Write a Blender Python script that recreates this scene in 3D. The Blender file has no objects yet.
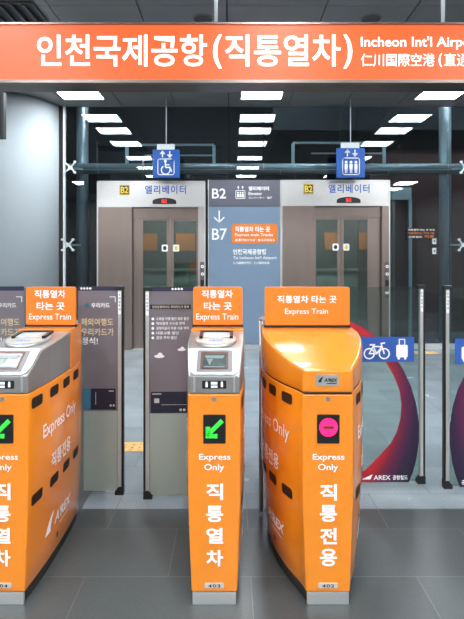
import bpy, bmesh, math, random
from mathutils import Vector, Matrix
random.seed(4)
SC = bpy.context.scene
COL = SC.collection

# ---------------------------------------------------------------- camera
F = 465.0                     # focal length in pixels of a 464x619 frame
HX, HY, EYE = 231.0, 256.0, 1.5
cd = bpy.data.cameras.new('camera'); cam = bpy.data.objects.new('camera', cd); COL.objects.link(cam)
cd.sensor_fit = 'AUTO'; cd.sensor_width = 36; cd.lens = 36 * F / 619
cam.location = (0, 0, EYE); cam.rotation_euler = (math.pi / 2, 0, 0)
cd.shift_x = (232 - HX) / 619; cd.shift_y = -(309.5 - HY) / 619
cd.clip_end = 60
SC.camera = cam
# ---------------------------------------------------------------- world, exposure
w = bpy.data.worlds.new('world'); SC.world = w; w.use_nodes = True
w.node_tree.nodes['Background'].inputs[0].default_value = (.75, .85, 1, 1)
w.node_tree.nodes['Background'].inputs[1].default_value = .3
SC.view_settings.view_transform = 'Standard'; SC.view_settings.look = 'None'
SC.view_settings.gamma = 1; SC.view_settings.exposure = 0.3
SC.view_settings.use_curve_mapping = False
LIGHT = 26.0                  # strength of the ceiling light panels
SC.cycles.max_bounces = 8; SC.cycles.transparent_max_bounces = 16
SC.cycles.caustics_reflective = False; SC.cycles.caustics_refractive = False
SC.cycles.sample_clamp_indirect = 6

# ---------------------------------------------------------------- helpers
def P(px, py, D):             # a point at distance D seen at a pixel
    return Vector(((px - HX) * D / F, D, EYE - (py - HY) * D / F))
def PX(px, D): return (px - HX) * D / F
def PZ(py, D): return EYE - (py - HY) * D / F

def lin(c):
    return tuple(((v / 255) / 12.92 if v / 255 <= .04045 else ((v / 255 + .055) / 1.055) ** 2.4) for v in c)
M = {}
def mat(name, rgb, rough=.5, metal=0, var=.04, scale=8, coat=0, bump=0, stretch=None, ior=1.5, emit=0, ecol=None):
    m = bpy.data.materials.new(name); m.use_nodes = True; nt = m.node_tree; p = nt.nodes['Principled BSDF']
    c = lin(rgb)
    tc = nt.nodes.new('ShaderNodeTexCoord'); mp = nt.nodes.new('ShaderNodeMapping')
    if stretch: mp.inputs['Scale'].default_value = stretch
    nz = nt.nodes.new('ShaderNodeTexNoise'); nz.inputs['Scale'].default_value = scale; nz.inputs['Detail'].default_value = 4
    rp = nt.nodes.new('ShaderNodeValToRGB')
    rp.color_ramp.elements[0].position = .3; rp.color_ramp.elements[1].position = .7
    rp.color_ramp.elements[0].color = tuple(v * (1 - var) for v in c) + (1,)
    rp.color_ramp.elements[1].color = tuple(min(1, v * (1 + var)) for v in c) + (1,)
    L = nt.links.new
    L(tc.outputs['Object'], mp.inputs[0]); L(mp.outputs[0], nz.inputs['Vector']); L(nz.outputs['Fac'], rp.inputs[0]); L(rp.outputs[0], p.inputs['Base Color'])
    p.inputs['Roughness'].default_value = rough; p.inputs['Metallic'].default_value = metal
    p.inputs['Coat Weight'].default_value = coat; p.inputs['Coat Roughness'].default_value = .04; p.inputs['IOR'].default_value = ior
    if emit:
        if ecol: p.inputs['Emission Color'].default_value = (*lin(ecol), 1)
        else: L(rp.outputs[0], p.inputs['Emission Color'])
        p.inputs['Emission Strength'].default_value = emit
    if bump:
        b = nt.nodes.new('ShaderNodeBump'); b.inputs['Strength'].default_value = bump; b.inputs['Distance'].default_value = .002
        L(nz.outputs['Fac'], b.inputs['Height']); L(b.outputs[0], p.inputs['Normal'])
    M[name] = m
    return m
def glassmat(name, tint, refl, rough=0.0, diff=0.0, dcol=(200, 205, 200)):
    m = bpy.data.materials.new(name); m.use_nodes = True; nt = m.node_tree; nt.nodes.clear(); L = nt.links.new
    out = nt.nodes.new('ShaderNodeOutputMaterial'); tr = nt.nodes.new('ShaderNodeBsdfTransparent'); gl = nt.nodes.new('ShaderNodeBsdfGlossy')
    tr.inputs[0].default_value = (*lin(tint), 1); gl.inputs[0].default_value = (1, 1, 1, 1); gl.inputs['Roughness'].default_value = rough
    lw = nt.nodes.new('ShaderNodeLayerWeight'); lw.inputs['Blend'].default_value = .25
    mr = nt.nodes.new('ShaderNodeMapRange'); mr.inputs['To Min'].default_value = refl; mr.inputs['To Max'].default_value = min(1, refl + .6)
    L(lw.outputs['Fresnel'], mr.inputs[0])
    mx = nt.nodes.new('ShaderNodeMixShader'); L(mr.outputs[0], mx.inputs[0]); L(tr.outputs[0], mx.inputs[1]); L(gl.outputs[0], mx.inputs[2])
    last = mx
    if diff:
        df = nt.nodes.new('ShaderNodeBsdfDiffuse'); df.inputs[0].default_value = (*lin(dcol), 1)
        tl = nt.nodes.new('ShaderNodeBsdfTranslucent'); tl.inputs[0].default_value = (*lin(dcol), 1)
        nz = nt.nodes.new('ShaderNodeTexNoise'); nz.inputs['Scale'].default_value = 3
        md = nt.nodes.new('ShaderNodeMixShader'); md.inputs[0].default_value = .4; L(df.outputs[0], md.inputs[1]); L(tl.outputs[0], md.inputs[2])
        m2 = nt.nodes.new('ShaderNodeMixShader'); m2.inputs[0].default_value = diff; L(mx.outputs[0], m2.inputs[1]); L(md.outputs[0], m2.inputs[2]); last = m2
    L(last.outputs[0], out.inputs[0]); M[name] = m
    return m

mat('orange_paint', (234, 136, 30), .28, var=.02, coat=.8)
mat('orange_board', (236, 126, 32), .4, var=.015, coat=.2)
mat('steel', (206, 206, 204), .34, .7, var=.05, scale=40, stretch=(1, 1, 12))
mat('steel_bright', (206, 204, 201), .33, .7, var=.03, scale=30, stretch=(1, 12, 1))
mat('steel_elevator', (188, 182, 178), .36, .9, var=.06, scale=6, stretch=(1, 1, .15))
mat('steel_dark', (120, 108, 104), .3, .9, var=.1, scale=5, stretch=(1, 1, .2))
mat('steel_mauve', (140, 125, 117), .34, .8, var=.06, scale=5, stretch=(1, 1, .2))
mat('black', (16, 16, 18), .45)
mat('slot_black', (30, 14, 8), .6)
mat('dark_rubber', (46, 44, 42), .6)
mat('white', (245, 245, 245), .5, var=.01)
mat('steel_head', (168, 166, 163), .3, .65, var=.05, scale=30, stretch=(1, 1, 10))
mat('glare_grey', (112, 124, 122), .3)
mat('pad_grey', (176, 182, 190), .3)
mat('white_gloss', (226, 228, 230), .18, var=.01, coat=.6)
mat('silver_panel', (214, 214, 212), .35, .35, var=.02)
mat('screen_glass', (196, 206, 208), .15, var=.15, scale=25, coat=.4)
mat('screen_dark', (70, 80, 80), .2, var=.3, scale=20)
mat('maroon', (98, 52, 40), .4)
mat('grey_plastic', (120, 120, 122), .4)
mat('poster_grey', (112, 104, 108), .55, var=.03)
mat('poster_navy', (34, 34, 62), .5)
mat('card_teal', (60, 112, 134), .45)
mat('card_navy', (28, 30, 50), .4)
mat('gold_ink', (226, 206, 160), .5)
mat('sign_blue', (12, 84, 168), .45, var=.01)
mat('bike_blue', (44, 86, 166), .5, var=.02)
mat('directory_grey', (92, 92, 104), .5, var=.02)
mat('directory_blue', (118, 138, 160), .5, var=.02)
mat('blue_ink', (48, 92, 176), .5)
mat('yellow', (236, 200, 60), .5)
mat('column_white', (164, 172, 176), .85, var=.02, scale=2)
mat('ceiling_metal', (152, 149, 148), .42, .3, var=.04, scale=3)
mat('vent_grey', (88, 84, 84), .5, .3)
mat('tube_blue_grey', (158, 164, 166), .35, .3, var=.04)
mat('shaft_dark', (20, 26, 32), .7, var=.2, scale=1.5)
mat('shaft_maroon', (78, 42, 38), .6, var=.15, scale=1.5)
mat('wall_grey', (118, 118, 118), .7)
mat('box_grey', (52, 54, 60), .5)
mat('frame_white', (222, 228, 230), .5)
mat('rail_white', (214, 218, 218), .4, .2)
mat('tactile', (238, 192, 122), .7, var=.08, scale=60)
mat('notice_reflection_orange', (216, 120, 40), .5, var=.05)  # notice lettering, also the painted reflections behind the lift doors
mat('cab_grey', (170, 182, 176), .6, var=.1, scale=3)
mat('cab_dark', (92, 96, 90), .6, var=.15, scale=3)
mat('brass', (150, 120, 70), .4, .8)
mat('light_panel', (244, 250, 255), .5, var=.0, emit=LIGHT)
mat('fill_panel_back', (244, 250, 255), .5, var=.0, emit=LIGHT * 2.6)  # added fill behind the viewer, stronger than the visible panels
mat('shaft_fill', (235, 245, 255), .5, var=0, emit=150)  # added fill for the tubes behind the glass
mat('light_panel_dim', (220, 235, 230), .5, var=0, emit=70)
mat('sign_orange_lit', (170, 70, 30), .4, var=.0, emit=.8, ecol=(250, 90, 34))
mat('sign_white_lit', (255, 255, 255), .4, var=.0, emit=.75)
mat('led_green', (50, 190, 60), .5, var=.5, scale=200, emit=.55)
mat('led_magenta', (250, 30, 105), .5, var=.25, scale=300, emit=.8)
mat('led_red', (255, 40, 30), .5, var=.1, emit=1.2)
glassmat('flap_glass', (226, 236, 234), .03)
glassmat('frosted', (215, 222, 216), .03, diff=.55, dcol=(214, 222, 214))
glassmat('poster_film', (120, 112, 116), .05, diff=.9, dcol=(150, 143, 150))
glassmat('wall_glass', (212, 224, 228), .05)
glassmat('door_glass', (205, 218, 214), .08)

def floor_mat(name, rgb, joint, rough, bumpy=0):
    m = bpy.data.materials.new(name); m.use_nodes = True; nt = m.node_tree; p = nt.nodes['Principled BSDF']; L = nt.links.new
    tc = nt.nodes.new('ShaderNodeTexCoord'); mp = nt.nodes.new('ShaderNodeMapping')
    mp.inputs['Location'].default_value = (-.868 + .775 * 4, -2.175 + .38 * 20, 0)
    br = nt.nodes.new('ShaderNodeTexBrick'); br.offset = .5; br.inputs['Scale'].default_value = 1
    br.inputs['Brick Width'].default_value = .775; br.inputs['Row Height'].default_value = .38
    br.inputs['Mortar Size'].default_value = .0022; br.inputs['Mortar Smooth'].default_value = .2; br.inputs['Bias'].default_value = 0
    c = lin(rgb)
    br.inputs['Color1'].default_value = tuple(v * .9 for v in c) + (1,); br.inputs['Color2'].default_value = tuple(v * 1.1 for v in c) + (1,)
    br.inputs['Mortar'].default_value = (*lin(joint), 1)
    nz = nt.nodes.new('ShaderNodeTexNoise'); nz.inputs['Scale'].default_value = 90; nz.inputs['Detail'].default_value = 6
    n2 = nt.nodes.new('ShaderNodeTexNoise'); n2.inputs['Scale'].default_value = 2.5; n2.inputs['Detail'].default_value = 3
    ad = nt.nodes.new('ShaderNodeMath'); ad.operation = 'ADD'; L(nz.outputs['Fac'], ad.inputs[0]); L(n2.outputs['Fac'], ad.inputs[1])
    mr = nt.nodes.new('ShaderNodeMapRange'); mr.inputs['From Min'].default_value = .6; mr.inputs['From Max'].default_value = 1.4
    mr.inputs['To Min'].default_value = .78; mr.inputs['To Max'].default_value = 1.22; L(ad.outputs[0], mr.inputs[0])
    vm = nt.nodes.new('ShaderNodeVectorMath'); vm.operation = 'SCALE'; L(br.outputs['Color'], vm.inputs[0]); L(mr.outputs[0], vm.inputs['Scale'])
    L(tc.outputs['Object'], mp.inputs[0]); L(mp.outputs[0], br.inputs['Vector']); L(tc.outputs['Object'], nz.inputs['Vector']); L(tc.outputs['Object'], n2.inputs['Vector'])
    L(vm.outputs[0], p.inputs['Base Color'])
    m3 = nt.nodes.new('ShaderNodeMapRange'); m3.inputs['To Min'].default_value = rough * .75; m3.inputs['To Max'].default_value = rough * 1.25
    L(n2.outputs['Fac'], m3.inputs[0]); L(m3.outputs[0], p.inputs['Roughness'])
    bp = nt.nodes.new('ShaderNodeBump'); bp.inputs['Strength'].default_value = .15; bp.inputs['Distance'].default_value = .002
    L(nz.outputs['Fac'], bp.inputs['Height']); L(bp.outputs[0], p.inputs['Normal'])
    M[name] = m
floor_mat('floor_dark', (77, 82, 82), (108, 111, 109), .32)
floor_mat('floor_pale', (146, 156, 162), (118, 124, 140), .25)

def crescent_mat(name='crescent_print', flip=False):
    m = bpy.data.materials.new(name); m.use_nodes = True; nt = m.node_tree; p = nt.nodes['Principled BSDF']; L = nt.links.new
    tc = nt.nodes.new('ShaderNodeTexCoord'); sx = nt.nodes.new('ShaderNodeSeparateXYZ'); L(tc.outputs['Generated'], sx.inputs[0])
    # printed gradient of the film: red at the lower inside, violet, dark indigo along the outside
    def mth(op, a, b=None, c=None):
        n = nt.nodes.new('ShaderNodeMath'); n.operation = op
        for i, v in enumerate((a, b, c)):
            if v is None: continue
            if isinstance(v, (int, float)): n.inputs[i].default_value = v
            else: L(v, n.inputs[i])
        return n.outputs[0]
    x = mth('MULTIPLY_ADD', sx.outputs['X'], -1 if flip else 1, 1 if flip else 0)
    z = mth('MULTIPLY', mth('SUBTRACT', sx.outputs['Z'], .46), 1.85)
    rho = mth('SQRT', mth('ADD', mth('MULTIPLY', x, x), mth('MULTIPLY', z, z)))
    s_ = mth('MULTIPLY', mth('MULTIPLY_ADD', x, .6, rho), .5)
    r = nt.nodes.new('ShaderNodeValToRGB'); e = r.color_ramp.elements
    e[0].position = .56; e[0].color = (*lin((196, 36, 48)), 1); e[1].position = .86; e[1].color = (*lin((30, 24, 46)), 1)
    n = e.new(.63); n.color = (*lin((130, 34, 54)), 1); n = e.new(.69); n.color = (*lin((88, 30, 66)), 1); n = e.new(.77); n.color = (*lin((46, 28, 58)), 1)
    L(s_, r.inputs[0]); L(r.outputs[0], p.inputs['Base Color']); p.inputs['Roughness'].default_value = .4
    M[name] = m
crescent_mat(); crescent_mat('crescent_print_mirrored', True)

def tag(o, label, cat=None, group=None, kind=None):
    if label: o['label'] = label
    if cat: o['category'] = cat
    if group: o['group'] = group
    if kind: o['kind'] = kind
    return o
def thing(name, loc, label, cat, group=None):
    o = bpy.data.objects.new(name, None); o.empty_display_size = .1; COL.objects.link(o); o.location = loc
    return tag(o, label, cat, group)

class MB:                       # collects shapes, links them as one mesh object
    def __init__(s): s.bm = bmesh.new()
    def box(s, x0, x1, y0, y1, z0, z1):
        v = [s.bm.verts.new((x, y, z)) for x in (x0, x1) for y in (y0, y1) for z in (z0, z1)]
        for f in ((0, 1, 3, 2), (4, 6, 7, 5), (0, 4, 5, 1), (2, 3, 7, 6), (0, 2, 6, 4), (1, 5, 7, 3)):
            s.bm.faces.new([v[i] for i in f])
        return s
    def tube(s, a, b, r, r2=None, n=20):
        a = Vector(a); b = Vector(b); r2 = r if r2 is None else r2; d = (b - a)
        q = d.to_track_quat('Z', 'Y'); ra = []; rb = []
        for i in range(n):
            t = 2 * math.pi * i / n; o = Vector((math.cos(t), math.sin(t), 0))
            ra.append(s.bm.verts.new(a + q @ (o * r))); rb.append(s.bm.verts.new(b + q @ (o * r2)))
        for i in range(n):
            f = s.bm.faces.new([ra[i], ra[(i + 1) % n], rb[(i + 1) % n], rb[i]]); f.smooth = True
        s.bm.faces.new(ra[::-1]); s.bm.faces.new(rb); return s
    def ring(s, c, ax, R, r, n=28, m=8):
        c = Vector(c); q = Vector(ax).to_track_quat('Z', 'Y'); g = []
        for i in range(n):
            t = 2 * math.pi * i / n; row = []
            for j in range(m):
                u = 2 * math.pi * j / m
                row.append(s.bm.verts.new(c + q @ Vector(((R + r * math.cos(u)) * math.cos(t), (R + r * math.cos(u)) * math.sin(t), r * math.sin(u)))))
            g.append(row)
        for i in range(n):
            for j in range(m):
                f = s.bm.faces.new([g[i][j], g[(i + 1) % n][j], g[(i + 1) % n][(j + 1) % m], g[i][(j + 1) % m]]); f.smooth = True
        return s
    def prism(s, pts, fn, t0, t1):   # 2D outline pts, fn(u,v,t)->3D, between t0 and t1
        a = [s.bm.verts.new(fn(u, v, t0)) for u, v in pts]; b = [s.bm.verts.new(fn(u, v, t1)) for u, v in pts]; n = len(pts)
        s.bm.faces.new(a[::-1]); s.bm.faces.new(b)
        for i in range(n): s.bm.faces.new([a[i], a[(i + 1) % n], b[(i + 1) % n], b[i]])
        return s
    def build(s, name, m, parent=None, bevel=0, seg=2):
        bmesh.ops.recalc_face_normals(s.bm, faces=s.bm.faces)
        me = bpy.data.meshes.new(name); s.bm.to_mesh(me); s.bm.free(); me.materials.append(M[m])
        o = bpy.data.objects.new(name, me); COL.objects.link(o)
        if parent: o.parent = parent
        if bevel:
            b = o.modifiers.new('bevel', 'BEVEL'); b.width = bevel; b.segments = seg; b.limit_method = 'ANGLE'; b.angle_limit = math.radians(35)
        return o

def rrect(x0, y0, x1, y1, r, n=5):
    p = []
    for cx, cy, a in ((x1 - r, y1 - r, 0), (x0 + r, y1 - r, 90), (x0 + r, y0 + r, 180), (x1 - r, y0 + r, 270)):
        for i in range(n + 1):
            t = math.radians(a + 90 * i / n); p.append((cx + r * math.cos(t), cy + r * math.sin(t)))
    return p
def disc(cx, cy, rx, ry=None, n=28):
    ry = rx if ry is None else ry
    return [(cx + rx * math.cos(2 * math.pi * i / n), cy + ry * math.sin(2 * math.pi * i / n)) for i in range(n)]

def text_bm(s, bold=.0, align='LEFT', spacing=1):
    cu = bpy.data.curves.new('t', 'FONT'); cu.body = s; cu.resolution_u = 3; cu.offset = bold; cu.fill_mode = 'BOTH'; cu.space_character = spacing
    cu.align_x = align
    o = bpy.data.objects.new('t', cu); COL.objects.link(o)
    dg = bpy.context.evaluated_depsgraph_get(); dg.update()
    me = bpy.data.meshes.new_from_object(o.evaluated_get(dg))
    bm = bmesh.new(); bm.from_mesh(me)
    bpy.data.objects.remove(o); bpy.data.curves.remove(cu); bpy.data.meshes.remove(me)
    return bm

class Decal:                    # flat printed marks: 2D shapes laid on a surface by a mapper (u,v)->3D
    def __init__(s): s.bm = bmesh.new()
    def poly(s, pts):
        s.bm.faces.new([s.bm.verts.new((x, y, 0)) for x, y in pts]); return s
    def rect(s, x0, y0, x1, y1): return s.poly([(x0, y0), (x1, y0), (x1, y1), (x0, y1)])
    def line(s, pts, w, closed=False):
        n = len(pts)
        for i in range(n if closed else n - 1):
            a = Vector(pts[i]); b = Vector(pts[(i + 1) % n]); d = (b - a)
            if d.length < 1e-9: continue
            d.normalize(); q = Vector((-d.y, d.x)) * w / 2; e = d * w * .3
            s.poly([tuple(a - e - q), tuple(b + e - q), tuple(b + e + q), tuple(a - e + q)])
        return s
    def ring(s, cx, cy, r, w, n=28, a0=0, a1=360, ry=None):
        ry = r if ry is None else ry
        for i in range(n):
            t0 = math.radians(a0 + (a1 - a0) * i / n); t1 = math.radians(a0 + (a1 - a0) * (i + 1) / n)
            k0, k1 = (r - w / 2) / r, (r + w / 2) / r
            s.poly([(cx + r * k * math.cos(t), cy + ry * k * math.sin(t)) for k, t in ((k0, t0), (k1, t0), (k1, t1), (k0, t1))])
        return s
    def text(s, txt, x0, y0, x1, y1, bold=.015, keep=False, spacing=1, align='LEFT'):   # fit to the box; keep=True keeps the aspect (height fits)
        bm = text_bm(txt, bold, align, spacing)
        if not bm.verts: bm.free(); return s
        ax = min(v.co.x for v in bm.verts); bx = max(v.co.x for v in bm.verts); ay = min(v.co.y for v in bm.verts); by = max(v.co.y for v in bm.verts)
        sy = (y1 - y0) / (by - ay); sx = (x1 - x0) / (bx - ax)
        ox = x0
        if keep:
            sx = sy; ox = (x0 + x1) / 2 - sx * (bx - ax) / 2
        vm = {v: s.bm.verts.new((ox + (v.co.x - ax) * sx, y0 + (v.co.y - ay) * sy, 0)) for v in bm.verts}
        for f in bm.faces:
            try: s.bm.faces.new([vm[v] for v in f.verts])
            except ValueError: pass
        bm.free(); return s
    def build(s, name, m, parent, fn, cuts=None):
        if cuts:
            for c in cuts:
                bmesh.ops.bisect_plane(s.bm, geom=s.bm.verts[:] + s.bm.edges[:] + s.bm.faces[:], plane_co=(c, 0, 0), plane_no=(1, 0, 0))
        bmesh.ops.triangulate(s.bm, faces=s.bm.faces)
        for v in s.bm.verts: v.co = Vector(fn(v.co.x, v.co.y))
        me = bpy.data.meshes.new(name); s.bm.to_mesh(me); s.bm.free(); me.materials.append(M[m])
        o = bpy.data.objects.new(name, me); COL.objects.link(o)
        if parent: o.parent = parent
        return o
def struct(o, label=None): o['kind'] = 'structure'; return tag(o, label)

# ================================================================ THE ROOM
GD = 7.5                        # distance of the glass wall
ZC = EYE + 2.42                 # ceiling height
struct(MB().box(-7, 8, -5, 2.76, -.12, 0).build('floor', 'floor_dark'), 'dark grey stone tile floor in front of the gates')
struct(MB().box(-7, 8, 2.76, 10.5, -.12, 0).build('floor', 'floor_pale'), 'pale blue grey polished floor beyond the gates')
struct(MB().box(-7.2, -7, -5, 10.5, 0, ZC).build('wall_left', 'wall_grey'), 'grey side wall outside the view on the left')
struct(MB().box(8, 8.2, -5, 10.5, 0, ZC).build('wall_right', 'wall_grey'), 'grey side wall outside the view on the right')
struct(MB().box(-7.2, 8.2, -5.2, -5, 0, ZC).build('wall_back', 'wall_grey'), 'grey wall behind the viewer')
struct(MB().box(-7.2, 8.2, 10.5, 10.7, 0, 5.2).build('wall_front', 'shaft_dark'), 'dark wall of the lift shaft behind the glass')
struct(MB().box(-7.2, 8.2, GD + .06, 10.7, 5.2, 5.3).build('ceiling', 'shaft_dark'), 'dark ceiling of the lift shaft')
struct(MB().box(2.75, 8, 9.2, 9.3, 0, 3.6).build('wall_right', 'shaft_maroon'), 'dark maroon wall behind the glass right of the lifts')
struct(MB().box(.8, 8, GD + 1.35, GD + 1.4, 3.9, 5.2).build('wall_front', 'shaft_dark'))

# ceiling of metal panels with dark grooves between them
c = MB()
xs = [-7.2, -5.2, -3.55, -2.75, -1.62, -.88, .02, 1.04, 2.1, 3.6, 5.2, 8.2]
xs = [-7.2 + 1.27 * i for i in range(12)] + [8.2]
xs = [-7.2, -5.98, -4.7, -3.42, -2.62, -1.76, -.90, -.04, .92, 1.80, 2.66, 3.60, 4.9, 6.5, 8.2]
ys = [-5.2, -3.9, -2.7, -1.5, -.3, .9, 2.1, 3.3, 4.5, 5.65, 6.62, 7.2, GD + .06]
for i in range(len(xs) - 1):
    for j in range(len(ys) - 1): c.box(xs[i] + .006, xs[i + 1] - .006, ys[j] + .003, ys[j + 1] - .003, ZC, ZC + .03)
struct(c.build('ceiling', 'ceiling_metal'), 'grey metal panel ceiling above the gates')
struct(MB().box(-7.2, 8.2, -5.2, GD + .06, ZC + .03, ZC + .1).build('ceiling', 'black'), 'black ceiling void showing in the panel grooves')
struct(MB().box(-7.2, 8.2, GD + .0, GD + .14, ZC + .1, 5.2).build('trim_1', 'shaft_dark'))

for i, x in enumerate((-1.9, 1.0, 3.9, 6.4)):  # unseen lamps added to brighten the tubes in the shaft
    t = thing('shaft_fill_light', (x, 7.66, 5.2), 'added fill light high in the lift shaft, hidden behind the orange sign, %s from the left' % ['first', 'second', 'third', 'fourth'][i], 'fill light', 'added fill lights in the lift shaft')
    MB().box(-.5, .5, -.06, .06, -.05, -.03).build('tube', 'shaft_fill', t); MB().box(-.55, .55, -.09, .09, -.03, 0).build('housing', 'frame_white', t)
# round column
o = MB().tube((-3.67, 7.64, 0), (-3.67, 7.64, ZC), .895, n=96).build('round_column', 'column_white')
tag(o, 'massive pale grey round column at left from floor to ceiling', 'column')

# glass curtain wall: panes between joints, a rail at the floor
joints = [-2.68, -.95, .53, 2.03, 3.52, 5.0, 6.5, 8.0]
EZ = 2.72
pn = 1
def pane(x0, x1, z0, z1, label=None):
    global pn
    o = MB().box(x0 + .006, x1 - .006, GD + .03, GD + .042, z0 + .006, z1 - .006).build('window_%d' % pn, 'wall_glass'); struct(o, label); pn += 1
    return o
for i in range(len(joints) - 1):
    pane(joints[i], joints[i + 1], 2.90, ZC, 'upper pane of the dark glass wall above the lifts')
    if joints[i] >= 2.5: pane(joints[i], joints[i + 1], .08, 2.9, 'tall pane of the glass wall right of the lifts')
pane(-2.68, -2.15, .08, 2.9, 'narrow tall pane left of the left lift')
pane(2.55, 3.52, .08, 2.9, 'tall pane beside the right lift')
pane(-2.15, .8, EZ + .02, 2.9, 'low strip of glass above the left lift')
pane(.8, 2.55, EZ + .02, 2.9, 'low strip of glass above the right lift')
struct(MB().box(-2.71, -2.68, GD, GD + .06, 0, ZC).build('trim_2', 'frame_white'), 'pale vertical edge frame of the glass wall by the column')
struct(MB().box(-2.9, -2.71, GD + .02, GD + .06, 0, ZC).build('trim_3', 'black'), 'black gap strip between the column and the glass wall')
struct(MB().box(-2.7, -2.15, GD, GD + .08, 0, .08).box(2.55, 8, GD, GD + .08, 0, .08).build('baseboard_front', 'rail_white'), 'pale rail along the foot of the glass wall')
struct(MB().box(-.39, .8, GD - .02, GD + .04, 0, .09).build('baseboard_front', 'rail_white'), 'pale skirting under the directory panel')

# tubes behind the glass
o = MB().tube((-2.9, GD + .26, 2.955), (8, GD + .26, 2.955), .088, n=32).build('support_beam', 'tube_blue_grey')
tag(o, 'long horizontal blue grey tube behind the glass above the lifts', 'beam')
for px, lab in ((82.5, 'left round blue grey upright tube behind the glass by the column'), (445, 'right round blue grey upright tube behind the glass wall')):
    x = PX(px, GD + .5)
    t = thing('support_post', (x, GD + .5, 0), lab, 'post', 'upright tubes behind the glass')
    MB().tube((0, 0, 0), (0, 0, 5.2), .098, n=32).build('post', 'tube_blue_grey', t)
    MB().tube((0, 0, 0), (0, 0, .03), .15, n=32).build('foot_plate', 'tube_blue_grey', t)
def spider(x, z, lab):
    t = thing('spider_fitting', (x, GD + .03, z), lab, 'glass fitting', 'four-armed steel glass fittings')
    MB().tube((0, -.03, 0), (0, .1, 0), .03).build('hub', 'frame_white', t)
    for sx in (-1, 1):
        for sz in (-1, 1):
            a = MB().tube((0, 0, 0), (sx * .085, -.035, sz * .085), .016, .01, 10); a.tube((sx * .085, -.055, sz * .085), (sx * .085, -.03, sz * .085), .02, n=12); a.build('arm', 'frame_white', t)
    MB().tube((.0, .05, 0), (.16 if x < 0 else -.16, .12, 0), .016).build('strut', 'frame_white', t)
spider(PX(72, 7.6), 2.93, 'four-armed steel glass fitting near the column, upper one')
spider(PX(70, 7.6), 1.68, 'four-armed steel glass fitting near the column, lower one')
spider(PX(463, 7.6), 2.93, 'four-armed steel glass fitting at the right edge, upper one')
spider(PX(461, 7.6), 1.68, 'four-armed steel glass fitting at the right edge, lower one')
# white pipe frames hanging in the shaft above each lift
def pipe_frame(p0, p1, py, lab):
    D = GD + .26
    t = thing('pipe_frame', (PX((p0 + p1) / 2, D), D, PZ(py, D)), lab, 'frame', 'white frames above the lifts')
    h = (PX(p1, D) - PX(p0, D)) / 2
    MB().box(-h, h, -.02, .02, -.03, 0).build('top_bar', 'frame_white', t)
    for s in (-1, 1): MB().box(s * h - .025, s * h + .025, -.02, .02, 3.035 - PZ(py, D), -.03).build('upright', 'frame_white', t)
    MB().box(-h * .6, h, -.015, .015, -.2, -.18).build('cross_bar', 'frame_white', t)
pipe_frame(127, 214, 144, 'thin white frame behind the glass above the left lift')
pipe_frame(293, 384, 142, 'thin white frame behind the glass above the right lift')

# service cabinet frame behind glass at right
D = 8.3
t = thing('door_frame', (PX(401, D), D, 0), 'pale metal door frame behind the glass right of the lifts', 'door frame')
def lx(px): return PX(px, D) - PX(401, D)
MB().box(lx(391), lx(410.5), -.05, .05, PZ(200, D), PZ(188, D)).build('header', 'frame_white', t, .004)
MB().box(lx(408), lx(411), -.05, .05, 0, PZ(200, D)).build('upright', 'frame_white', t)
MB().box(lx(391), lx(394), -.05, .05, 0, PZ(200, D)).build('upright', 'steel_mauve', t)
MB().box(lx(394), lx(408), 0, .03, 0, PZ(200, D)).build('door_panel', 'shaft_maroon', t)

# small notice board with orange lettering
D = GD - .01
t = thing('notice_board', (PX(421, D), D, PZ(233, D)), 'small black notice with white and orange lines on the right glass', 'notice')
def nl(px, py): return (PX(px, D) - PX(421, D), PZ(py, D) - PZ(233, D))
MB().box(nl(407, 0)[0], nl(435.5, 0)[0], -.01, .012, nl(0, 238.5)[1], nl(0, 228)[1]).build('board', 'black', t)
fr = lambda u, v: (u, -.013, v)
d = Decal(); x0, y0 = nl(408, 230.9); x1, y1 = nl(434, 229)
d.text('직통열차 타는 곳 안내', x0, y0, x1, y1); x0, y0 = nl(408, 237.8); x1, y1 = nl(422, 236); d.text('공항철도', x0, y0, x1, y1); d.build('white_lettering', 'white', t, fr)
d = Decal(); x0, y0 = nl(408, 234.2); x1, y1 = nl(434, 232.2); d.text('직통열차는 지하 7층', x0, y0, x1, y1); x0, y0 = nl(424, 237.8); x1, y1 = nl(434, 235.2); d.text('직통', x0, y0, x1, y1)
d.build('orange_lettering', 'notice_reflection_orange', t, fr)
for py in (241, 251):
    t = thing('wall_switch', (PX(434.5, GD), GD + .02, PZ(py, GD)), 'small white switch plate under the black notice, %s of two' % ('upper' if py == 241 else 'lower'), 'switch', 'two small switch plates')
    MB().box(-.03, .03, -.02, .0, -.05, .05).build('plate', 'frame_white', t, .004)
    MB().box(-.012, .012, -.027, -.02, -.02, .02).build('rocker', 'grey_plastic', t)

# tactile floor tiles
for (x0, x1, y0, y1, lab) in ((-.98, -.56, 3.56, 3.74, 'yellow tactile floor tile strip seen between the two poster flaps'), (PX(413, 7.2), PX(437, 7.2), 7.12, 7.32, 'yellow tactile floor tile strip before the glass wall at right')):
    m = MB(); m.box(x0, x1, y0, y1, 0, .004)
    n = int((x1 - x0) / .06); k = int((y1 - y0) / .05)
    for i in range(n):
        for j in range(k): m.tube((x0 + .03 + i * .06, y0 + .03 + j * .05, .004), (x0 + .03 + i * .06, y0 + .03 + j * .05, .008), .014, .01, 8)
    o = m.build('tactile_strip', 'tactile'); tag(o, lab, 'tactile paving')

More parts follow.
